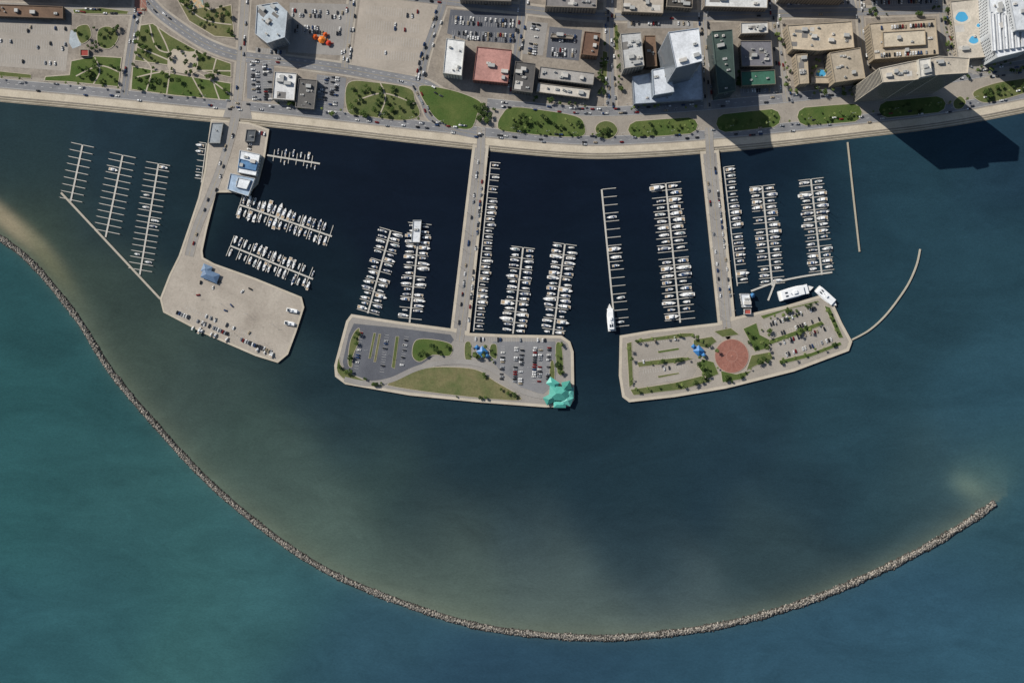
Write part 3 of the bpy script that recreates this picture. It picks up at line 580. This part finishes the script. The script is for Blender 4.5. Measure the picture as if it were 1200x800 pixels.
# ---------------------------------------------------------------- buildings
WG=paint('#232c36','window_glass',.12); DOOR=paint('#3a3430','door_paint',.5)
ACM=paint('#a9a9a5','hvac_metal',.5); ACD=paint('#3b3d3f','hvac_fan')
def building(name,px,h,roofh,wallh,ac=6,glass=False,rg=1.0,z0=2.0,win=True,panels=0):
    pts=ccw(W(px,h)); e=empty(name,(pts[0][0],pts[0][1],0)); inv=Matrix.Translation((-pts[0][0],-pts[0][1],0))
    def fin(b,nm,mats):
        o=b.obj(nm,mats); o.data.transform(inv); o.parent=e; return o
    wm=mat(wallh,'facade',.08,.08,.8,g=.85); rm=mat(roofh,'roof_membrane',.13,.06,.4,stain=.26,g=rg)
    b=MB(); b.wall(pts,z0,h+.9,0); i=offs(pts,.6,True); n=len(pts)
    b.add([(p[0],p[1],h+.9) for p in pts]+[(p[0],p[1],h+.9) for p in i],[(k,(k+1)%n,n+(k+1)%n,n+k) for k in range(n)],0)
    b.add([(p[0],p[1],h+.9) for p in i]+[(p[0],p[1],h) for p in i],[(k,(k+1)%n,n+(k+1)%n,n+k) for k in range(n)],0)
    fin(b,'walls',[wm]); b=MB(); b.poly(i,h); 
    fin(b,'roof',[rm])
    if win:
        b=MB(); fl=max(1,int((h-z0)/3.6)); big=(0,0)
        for k in range(n):
            a=Vector(pts[k]); c_=Vector(pts[(k+1)%n]); d=c_-a; L_=d.length
            if L_<4: continue
            d/=L_; nv=Vector((d.y,-d.x)); nb=int((L_-1.5)/3.4)
            if L_>big[0]: big=(L_,k)
            for f in range(fl):
                zz=z0+1.1+f*3.6
                if glass:
                    q0=a+d*.6+nv*.06; q1=c_-d*.6+nv*.06
                    b.add([(q0.x,q0.y,zz),(q1.x,q1.y,zz),(q1.x,q1.y,zz+2.2),(q0.x,q0.y,zz+2.2)],[(0,1,2,3)])
                else:
                    for j in range(nb):
                        s=(L_-nb*3.4)/2+j*3.4+.8; q0=a+d*s+nv*.06; q1=q0+d*1.8
                        b.add([(q0.x,q0.y,zz),(q1.x,q1.y,zz),(q1.x,q1.y,zz+1.7),(q0.x,q0.y,zz+1.7)],[(0,1,2,3)])
        fin(b,'windows',[WG])
        a=Vector(pts[big[1]]); c_=Vector(pts[(big[1]+1)%n]); d=(c_-a).normalized(); nv=Vector((d.y,-d.x)); q=(a+c_)/2+nv*.2; b=MB(); b.box(q.x,q.y,z0,2.4,.3,2.6,0,math.atan2(d.y,d.x)); fin(b,'door',[DOOR])
    b=MB(); xs_=[p[0] for p in i]; ys_=[p[1] for p in i]; ang=math.atan2(pts[1][1]-pts[0][1],pts[1][0]-pts[0][0]); ii=offs(pts,4,True)
    c0=0;tr=0
    while c0<ac and tr<200:
        tr+=1; x,y=random.uniform(min(xs_),max(xs_)),random.uniform(min(ys_),max(ys_))
        if not inpoly(x,y,ii): continue
        s=random.choice((1.4,2,2.6,4)); t_=random.choice((1,1.5,2)); b.box(x,y,h+.01+.002*c0,s*t_,s,random.uniform(.8,2.2) if s<4 else 3,random.choice((0,0,2)),ang); c0+=1
        if s<3: b.cyl(x,y,h+2.25,.5,.1,8,1)
    for k in range(panels):
        x,y=random.uniform(min(xs_),max(xs_)),random.uniform(min(ys_),max(ys_))
        if inpoly(x,y,ii): b.box(x,y,h+.005+.003*k,random.uniform(4,12),random.uniform(3,9),.06,random.choice((2,3)),ang)
    if b.v: fin(b,'rooftop_units',[ACM,ACD,mat('#c2beb6','roof_patch_pale',.1,.1,.6),mat('#7a7773','roof_patch_dark',.1,.1,.6)])
    return e
def R(x0,y0,x1,y1,sk=0,sy=0): return [(x0,y0),(x1,y0+sy),(x1+sk,y1+sy),(x0+sk,y1)]
B=building
B('office_building',[(301,7),(325,3),(337,14),(334,44),(313,51),(299,40)],28,'#b4bdc2','#c5cace',8,True,panels=4)
B('event_pavilion',R(322,84,348,116,-3,2),11,'#d8d8d5','#b5b0a6',7,panels=3); B('commercial_building',R(350,92,372,126,-4,2),9,'#64625f','#8f8a82',8)
B('bank_building',R(523,45,545,86,-4,3),20,'#e2e2de','#c7c4bb',5)
B('commercial_building',R(559,55,600,94,-5,4),14,'#b98a80','#8c5e54',5,panels=0)
B('commercial_building',R(604,72,628,106,-4,3),16,'#5b5957','#75706a',8,panels=4); B('commercial_building',R(633,78,697,92,-2,8),14,'#a5a19b','#8b857c',9,panels=6); B('commercial_building',R(630,97,692,108,-2,8),10,'#c9c2b6','#8d8478',6)
B('apartment_block',R(685,37,704,64,-4,2),18,'#6f5546','#7d6352',3); B('commercial_building',R(646,40,672,44,-1,2),6,'#8d857a','#9b9284',2)
B('office_building',[(727,40),(751,38),(755,77),(731,81)],30,'#bdbdba','#a39e95',9,panels=3); B('commercial_building',R(755,42,768,78,2),16,'#7c6452','#84705c',3)
B('office_podium',[(741,90),(822,74),(824,117),(743,122)],14,'#bcc4cc','#9aa3ad',5,True,panels=2)
B('office_tower',[(783,38),(819,33),(823,72),(792,80)],92,'#dfe2e4','#b9c0c6',4,True); B('office_tower',[(764,82),(786,78),(790,108),(766,112)],30,'#cfd4d9','#a9b3bd',2,True)
B('office_building',[(834,37),(858,35),(862,106),(842,110)],34,'#40504b','#54645f',8,True)
B('commercial_building',R(868,27,900,40,0,-1),16,'#cccac4','#a79d8f',5,panels=4); B('commercial_building',R(867,48,904,78,2,0),12,'#76757a','#8d8478',10,panels=7); B('commercial_building',R(868,84,908,101,1,-2),11,'#3f6b59','#7a7566',3)
B('apartment_block',[(922,30),(998,25),(1001,56),(960,60),(928,58)],22,'#c2b39c','#b3a48d',12,panels=10); B('apartment_block',[(932,64),(946,63),(948,98),(936,99)],18,'#b3a690','#b0a18a',5,panels=3); B('hotel_wing',[(972,62),(1008,56),(1014,92),(978,97)],26,'#ab9f8c','#b0a18a',8,panels=6); B('commercial_building',R(950,90,972,98),8,'#b9ab95','#a89a84',2)
B('parking_garage',[(1018,28),(1096,22),(1100,64),(1024,70)],20,'#b7a993','#a89a84',5,panels=0); B('parking_garage_core',R(1034,38,1084,56,1,-3),22.5,'#cbbfa9','#a0917a',2,z0=20,win=False)
for k in range(22):
    q=P(1027+3.1*k,33-.2*k,21); car(q[0],q[1],math.pi/2,20.02) if random.random()<.6 else None
    q=P(1030+3.1*k,65-.2*k,21); car(q[0],q[1],math.pi/2,20.02) if random.random()<.6 else None
B('hotel_tower',[(1030,80),(1068,72),(1100,66),(1136,68),(1134,86),(1100,88),(1072,94),(1034,97)],92,'#bfb5a4','#cfc5b3',10,True,panels=5)
B('hotel_penthouse',[(1076,70),(1090,68),(1092,88),(1078,91)],97,'#d6d2c8','#c9c4b8',3,z0=92,win=False)
B('hotel_podium',[(1113,2),(1168,-4),(1170,66),(1122,70)],10,'#c6bdae','#b8ae9e',5,panels=5)
B('hotel_building',[(1158,-12),(1176,-14),(1182,36),(1206,40),(1208,58),(1168,68),(1160,40)],34,'#dee1e3','#d2d5d6',6,False); B('hotel_building',[(1180,-14),(1250,-20),(1258,30),(1190,36)],44,'#d4d8da','#cfd2d3',9,panels=4)
for k in range(6): B('hotel_terrace',R(1160+k*7,14+k*1,1164+k*7,60-k*1,3,0),36+.1*k,'#e4e6e7','#dfe1e2',0,z0=34,win=False)
B('commercial_building',R(-40,4,74,18,0,4),8,'#735d4c','#7d6b5b',8); B('restroom_building',R(94,58,104,66),5,'#a04840','#b5aa98',0)
for q in[(640,-8,700,8,'#85817e'),(730,-6,778,14,'#b7ad9f'),(826,-10,900,8,'#d6d6d2'),(915,-14,990,-2,'#7d6a56'),(440,-40,506,-14,'#aaa195'),(540,-30,600,0,'#6f6e70'),(640,-50,700,-20,'#b9b4aa'),(740,-50,800,-20,'#77716a'),(840,-55,895,-25,'#a9a298'),(930,-60,990,-30,'#b7ab98'),(1020,-50,1090,-14,'#99948c'),(300,-60,400,-20,'#a9a49a'),(0,-60,130,-20,'#9c968c'),(190,-60,270,-20,'#7e7a74'),(782,-4,812,8,'#4a4641')]:
    B('commercial_building',R(*q[:4],-1,2),random.uniform(12,26),q[4],'#9a9082',7,panels=4)
def hip(name,cx,cy,lx,ly,h,rh,ang,roofh,wallh='#b9b4a8',n_over=1.2,parent=None,z0=2.1):
    wx_,wy_=P(cx,cy,h+rh*.5); e=parent or empty(name,(wx_,wy_,0)); ox,oy=(wx_-e.location.x,wy_-e.location.y)
    M=Matrix.Translation((ox,oy,0))@Matrix.Rotation(ang,4,'Z')
    b=MB(); b.box(0,0,z0,lx,ly,h-z0,0); o=b.obj('walls',[mat(wallh,'stucco',.08,.2,1)]); o.data.transform(M); o.parent=e
    b=MB(); x,y=lx/2+n_over,ly/2+n_over; r=max(.3,x-y) if lx>ly else .3
    b.add([(-x,-y,h),(x,-y,h),(x,y,h),(-x,y,h),(-r,0,h+rh),(r,0,h+rh)],[(0,1,5,4),(1,2,5),(2,3,4,5),(3,0,4),(3,2,1,0)]); o=b.obj('hip_roof',[mat(roofh,'metal_roof',.12,.2,1.5,rough=.45)]); o.data.transform(M); o.parent=e
    b=MB()
    for sx in range(int(lx/3)):
        for s in(-1,1): b.box(-lx/2+1.5+sx*3,s*(ly/2+.04),z0+1,1.5,.1,1.4)
    if b.v: o=b.obj('windows',[WG]); o.data.transform(M); o.parent=e
    return e
e=hip('waterfront_restaurant',655,461,20,14,6.5,4,math.radians(-5),'#55a596'); 
for a in((645,467,12,8,5.5,3,.5),(665,469,9,8,5.4,3,-.4),(648,449,11,7,5.8,3,-.6),(664,452,8,8,7.8,3.5,.2),(656,474,12,5,4.8,2,0),(668,460,6,10,5,2,0)): hip('',a[0],a[1],a[2],a[3],a[4],a[5],a[6],random.choice(['#5cb3a4','#4a9688','#6bbcae']),parent=e)
def gazebo(x,y,r,col,n=8):
    wx_,wy_=P(x,y,5); e=empty('park_pavilion',(wx_,wy_,0)); b=MB(); b.cyl(0,0,4.2,r,2.6,n,0,.9); b.cyl(0,0,6.9,.9,1.2,n,0,.05); b.obj('pyramid_roof',[mat(col,'blue_metal_roof',.1,.3,1,rough=.4)],e)
    b=MB()
    for i in range(n): a=2*math.pi*i/n; b.cyl(.88*r*math.cos(a),.88*r*math.sin(a),2.1,.16,2.2,6)
    b.cyl(0,0,2.1,r*.95,.2,n); b.obj('posts_and_floor',[M_CONC],e); return e
for gx,gy in((565,412),(819,411)): gazebo(gx,gy,7.0,'#3a76ae',4); gazebo(gx-6,gy-5,3.4,'#3a76ae',4); gazebo(gx+6,gy+5,3.2,'#4a82b6',4)
e=hip('marina_office',246,323,18,9,5,2.0,math.radians(-22),'#5f7691','#a59c8d'); hip('',242,315,9,7,4.6,1.6,math.radians(-22),'#6c839c','#a59c8d',parent=e)
B('yacht_club_building',[(281,176),(305,181),(300,206),(278,202)],10,'#e6e9ea','#cdd0d0',3,panels=0); B('yacht_club_roof_deck',[(281,186),(302,191),(300,200),(279,196)],11.2,'#5f86ab','#5a84ad',0,z0=10,win=False)
B('yacht_club_building',[(270,203),(299,209),(291,230),(266,222)],8,'#a3b7cb','#cdd0d0',1); B('yacht_club_annexe',[(279,208),(294,211),(289,222),(276,219)],10,'#e6e9ea','#cdd0d0',0)
B('boat_shed',R(248,144,262,168,-4),6,'#9aa0a3','#9a9a96',1)
B('boat_shed',R(289,152,300,166,-2),6,'#5d6266','#7d7d7a',1); B('dock_house',R(484,258,494,284,-2),5,'#d9dcde','#c0c0bc',1,z0=.2)
B('bait_shop',R(867,344,878,360,3),6,'#dfe2e4','#c9c9c5',2); gazebo(882,346,3,'#4a7fae'); B('bait_shop',R(872,362,880,368,0),5,'#b4584c','#c9c9c5',0)
PDK=mat('#cbc4b5','pool_deck',.08,.2,1); PW=paint('#4fa3cc','pool_water',.1)
for x,y,r,z_ in((962,86,4.5,2.5),(1127,20,6,10.1),(1141,47,4.5,10.1),(1147,30,2.2,10.1)):
    pts=[(x+r*math.cos(a)*1.2*(1+.12*math.sin(3*a)),y+r*math.sin(a)) for a in np.linspace(0,2*math.pi,20,endpoint=False)]
    patch('pool_deck',[(x+(u-x)*1.5,y+(v-y)*1.5) for u,v in pts],PDK,z_+r*.002,zp=z_); patch('swimming_pool',pts,PW,z_+.03+r*.002,zp=z_)
e=empty('playground_structure',(*P(378,48),0)); cl=['#c8561f','#d87a2a','#b83a24']
for i,(dx,dy,s) in enumerate(((-8,3,6),(0,0,8),(8,-4,6),(4,6,5))):
    b=MB(); b.cyl(dx,dy,4.5,s*.6,2.2,6,0,.3); b.cyl(dx,dy,2,.2,2.6,6,1); b.cyl(dx+1.8,dy,2,.15,2.6,6,1); b.box(dx,dy,3.2,s*.6,s*.6,.2,0); b.box(dx+s*.5,dy,2.3,s*.8,.9,.2,0,.4); b.obj('canopy_tower',[paint(cl[i%3],'bright_plastic'),ALU],e)
# ---------------------------------------------------------------- trees
def leafm(h):
    m=bpy.data.materials.new('foliage'); m.use_nodes=True; nt=m.node_tree; N=nt.nodes; bb=N['Principled BSDF']; bb.inputs['Roughness'].default_value=.9; bb.inputs['Specular IOR Level'].default_value=.1
    oi=N.new('ShaderNodeObjectInfo'); mx=N.new('ShaderNodeMix'); mx.data_type='RGBA'; c=hexc(h); mx.inputs[6].default_value=(*(v*.75 for v in c),1); mx.inputs[7].default_value=(c[0]*1.35,c[1]*1.25,c[2]*1.2,1)
    nt.links.new(oi.outputs['Random'],mx.inputs[0]); nt.links.new(mx.outputs[2],bb.inputs['Base Color']); return m
LF=[leafm(h) for h in('#46592f','#566838')]; LFD=[leafm(h) for h in('#38492a','#435531')]
BARK=paint('#5e5042','bark',.9); PALM=leafm('#5d6b3e')
def tree_mesh(r,h,nl,seed,mats):
    g=random.Random(seed); b=MB(); b.cyl(0,0,0,.28,h*.55,7,0,.16)
    cl=[]
    for i in range(9):
        a=g.uniform(0,6.28); rr=r*g.uniform(.25,.75); z=h*g.uniform(.55,.9); x,y=rr*math.cos(a),rr*math.sin(a); cl.append((x,y,z,r*g.uniform(.28,.5)))
        s=.09; b.add([(-s,0,h*.45),(s,0,h*.45),(x+s*.4,y,z),(x-s*.4,y,z),(0,s,h*.45),(0,-s,h*.45),(x,y-s*.4,z),(x,y+s*.4,z)],[(0,1,2,3),(4,5,6,7)],0)
    cl.append((0,0,h*.88,r*.5))
    for i in range(nl):
        x,y,z,c_=g.choice(cl); d=Vector((g.gauss(0,1),g.gauss(0,1),g.gauss(0,.8))).normalized()*c_*g.uniform(.5,1.05); q=Vector((x,y,z))+d
        u=Vector((g.gauss(0,1),g.gauss(0,1),g.gauss(0,.5))).normalized(); v_=u.cross(Vector((g.gauss(0,.4),g.gauss(0,.4),1))).normalized(); s=g.uniform(.3,.62)
        b.add([tuple(q-u*s),tuple(q-v_*s*.7),tuple(q+u*s),tuple(q+v_*s*.7)],[(0,1,2,3)],1+g.choice((0,0,1)))
    return b.mesh('tree_crown',[BARK]+mats)
TR=[tree_mesh(2.6,5,220,1,LF),tree_mesh(3.3,6,300,2,LFD),tree_mesh(2.1,4.2,170,3,LFD),tree_mesh(3.8,6.5,380,4,LF)]
def palm_mesh(seed):
    g=random.Random(seed); b=MB(); b.cyl(0,0,0,.26,7,7,0,.18)
    for i in range(18):
        a=6.283*i/18+g.uniform(-.15,.15); L_=g.uniform(1.9,2.6); el=g.uniform(.1,.9); ca,sa=math.cos(a),math.sin(a)
        pts=[(L_*t*math.cos(el*(1-t)),7+L_*t*math.sin(el)*1.0-1.8*t*t) for t in(0,.35,.7,1)]
        for k in range(3):
            (r0,z0_),(r1,z1_)=pts[k],pts[k+1]; w0=(.1,.4,.35,.05)[k]; w1=(.1,.4,.35,.05)[k+1]
            for s in(-1,1): b.add([(r0*ca,r0*sa,z0_),(r1*ca,r1*sa,z1_),(r1*ca-s*sa*w1,r1*sa+s*ca*w1,z1_-.2),(r0*ca-s*sa*w0,r0*sa+s*ca*w0,z0_-.2)],[(0,1,2,3)],1)
    return b.mesh('palm_crown',[BARK,PALM])
PM=[palm_mesh(5),palm_mesh(6)]
def tree(px,py,kind='t',s=None):
    x,y=P(px,py,5); o=bpy.data.objects.new('palm_tree' if kind=='p' else 'broadleaf_tree',random.choice(PM if kind=='p' else TR)); COL.objects.link(o)
    s=s or random.uniform(.55,1.15); o.scale=(s,s,s*random.uniform(.85,1.05)); o.location=(x,y,2.1); o.rotation_euler=(0,0,random.random()*6.28)
def trees(pts,n,kind='t',s=None):
    xs_=[p[0] for p in pts]; ys_=[p[1] for p in pts]; k=0; t_=0
    while k<n and t_<n*30:
        t_+=1; x,y=random.uniform(min(xs_),max(xs_)),random.uniform(min(ys_),max(ys_))
        if inpoly(x,y,pts): tree(x,y,kind if kind!='m' else random.choice('tp'),s); k+=1
trees([(600,130),(676,140),(682,158),(650,158),(592,150)],26,'m'); trees([(596,130),(616,132),(612,152),(596,150)],8); trees([(700,146),(720,146),(720,160),(700,160)],7)
for a,c_,h in MED[1:]:
    for k in range(14):
        t_=min(1,max(0,k/13+random.uniform(-.05,.05))); tree(a[0]+6+(c_[0]-a[0]-12)*t_,a[1]+(c_[1]-a[1])*t_+random.uniform(-h*.65,h*.65),random.choice('ppt'),random.uniform(.55,.85))
trees([(1142,108),(1200,93),(1240,90),(1200,108),(1150,118)],26); trees([(410,98),(480,104),(488,134),(430,136),(410,130)],38); trees([(558,120),(580,122),(577,142),(564,146),(556,134)],20,'t',1.05)
trees([(86,70),(142,70),(138,100),(84,94)],16); trees([(158,30),(272,76),(271,118),(155,104)],54); trees([(88,30),(140,30),(140,60),(88,56)],18); trees([(206,-4),(276,8),(276,46),(220,26)],22)
trees([(320,120),(370,132),(405,140),(400,134),(330,116)],10); trees([(702,50),(712,50),(712,118),(702,116)],16); trees([(719,30),(727,30),(730,110),(722,110)],14); trees([(905,22),(921,22),(930,110),(918,112)],16,'m'); trees([(1102,12),(1116,12),(1124,66),(1110,66)],16,'m'); trees([(1000,96),(1028,96),(1030,112),(1000,116)],10); trees([(1018,10),(1100,6),(1100,18),(1018,22)],12); trees([(925,100),(1010,98),(1012,112),(930,116)],16,'m'); trees([(948,66),(970,64),(970,84),(948,88)],7,'p'); trees([(1120,78),(1200,70),(1200,84),(1130,92)],16,'m'); trees([(612,112),(700,122),(700,126),(612,118)],8); trees([(740,124),(820,120),(822,126),(740,128)],8,'p'); trees([(864,80),(870,80),(870,110),(864,110)],5)
trees([(410,386),(422,386),(414,430),(408,430)],6); trees([(488,400),(528,404),(524,416),(490,420)],6); trees([(398,420),(450,450),(440,452),(396,436)],9); trees([(650,402),(660,402),(660,438),(652,438)],9,'m'); trees([(545,402),(584,402),(584,426),(545,424)],12,'m'); trees([(500,462),(606,466),(606,468),(500,464)],4); trees([(560,432),(606,462),(600,464),(560,440)],6)
trees([(812,394),(840,394),(842,440),(820,444),(812,420)],16,'m'); trees([(870,384),(904,384),(904,424),(876,434),(880,410)],24,'m'); trees([(738,456),(834,442),(832,446),(740,460)],12,'m'); trees([(733,400),(742,400),(742,452),(736,452)],6,'p'); trees([(900,398),(966,376),(967,380),(902,404)],12,'m'); trees([(912,420),(984,400),(986,404),(914,426)],10,'m'); trees([(745,398),(812,390),(812,394),(746,400)],8,'m'); trees([(966,360),(974,362),(988,394),(982,396)],6,'p'); trees([(888,374),(958,352),(958,356),(894,378)],10,'m'); trees([(748,424),(812,418),(806,424),(748,430)],7,'m'); trees([(842,434),(880,434),(870,446),(846,450)],6)
for x in range(-40,1240,23):
    x+=random.uniform(-6,6); i=min(range(len(SH)),key=lambda k:abs(SH[k][0]-x)); 
    if 548<x<580 or 815<x<848 or 246<x<312 or random.random()<.2: continue
    tree(x,SH[i][1]-29.5,'p',random.uniform(.6,.85))
b=MB(); b.cyl(0,0,0,.22,.5,8,0); b.cyl(0,0,.5,.11,7.5,6,0,.07); b.box(.9,0,7.9,1.8,.08,.08,0); b.box(-.9,0,7.9,1.8,.08,.08,0); b.box(1.7,0,7.8,.7,.3,.14,1); b.box(-1.7,0,7.8,.7,.3,.14,1)
LM=b.mesh('lamp_post',[paint('#9a9ea0','galvanised_steel',.4),paint('#d8d8d0','lamp_lens')])
def lamp(x,y,a=0):
    o=bpy.data.objects.new('street_lamp',LM); COL.objects.link(o); q=P(x,y); o.location=(q[0],q[1],2.1); o.rotation_euler=(0,0,a)
for t_ in np.linspace(0,1,10): lamp(555.5-24*t_,186+190*t_); lamp(571-21*t_,186+190*t_); lamp(823.5+19*t_,192+178*t_); lamp(840+18*t_,192+172*t_)
for q in((230,345),(260,356),(290,368),(320,380),(240,375),(275,390),(310,402),(430,410),(455,415),(620,430),(602,428),(640,430),(770,410),(780,445),(925,372),(940,400)): lamp(*q)
for w in (br1,br2):
    for k in range(8,len(w)-8,4):
        x,y=w[k]; 
        if abs(x)<640 and y<420: lamp(x+600,400-y-6.6,.2)
# ---------------------------------------------------------------- light, sky, camera
EL=math.radians(36); sdv=Vector((-.79,.61,0)).normalized(); sun_dir=Vector((sdv.x*math.cos(EL),sdv.y*math.cos(EL),math.sin(EL)))
sl=bpy.data.lights.new('sun','SUN'); sl.energy=4.95; sl.angle=math.radians(.5); sl.color=(1,.96,.9); so=bpy.data.objects.new('sun',sl); COL.objects.link(so); so.rotation_euler=sun_dir.to_track_quat('Z','Y').to_euler()
wd=bpy.data.worlds.new('World'); bpy.context.scene.world=wd; wd.use_nodes=True; N=wd.node_tree.nodes; sk=N.new('ShaderNodeTexSky'); sk.sky_type='NISHITA'; sk.sun_disc=False; sk.sun_elevation=EL; sk.sun_rotation=math.atan2(sdv.x,sdv.y)
bg=N['Background']; bg.inputs[1].default_value=.075; wd.node_tree.links.new(sk.outputs[0],bg.inputs[0])
cam=bpy.data.cameras.new('camera'); cam.lens=LENS; cam.sensor_width=36; cam.clip_end=30000; cam.clip_start=10; co_=bpy.data.objects.new('camera',cam); COL.objects.link(co_); co_.location=(0,0,H); bpy.context.scene.camera=co_
sc=bpy.context.scene; sc.view_settings.view_transform='Standard'; sc.view_settings.look='None'; sc.view_settings.exposure=0
print('objects',len(COL.objects))
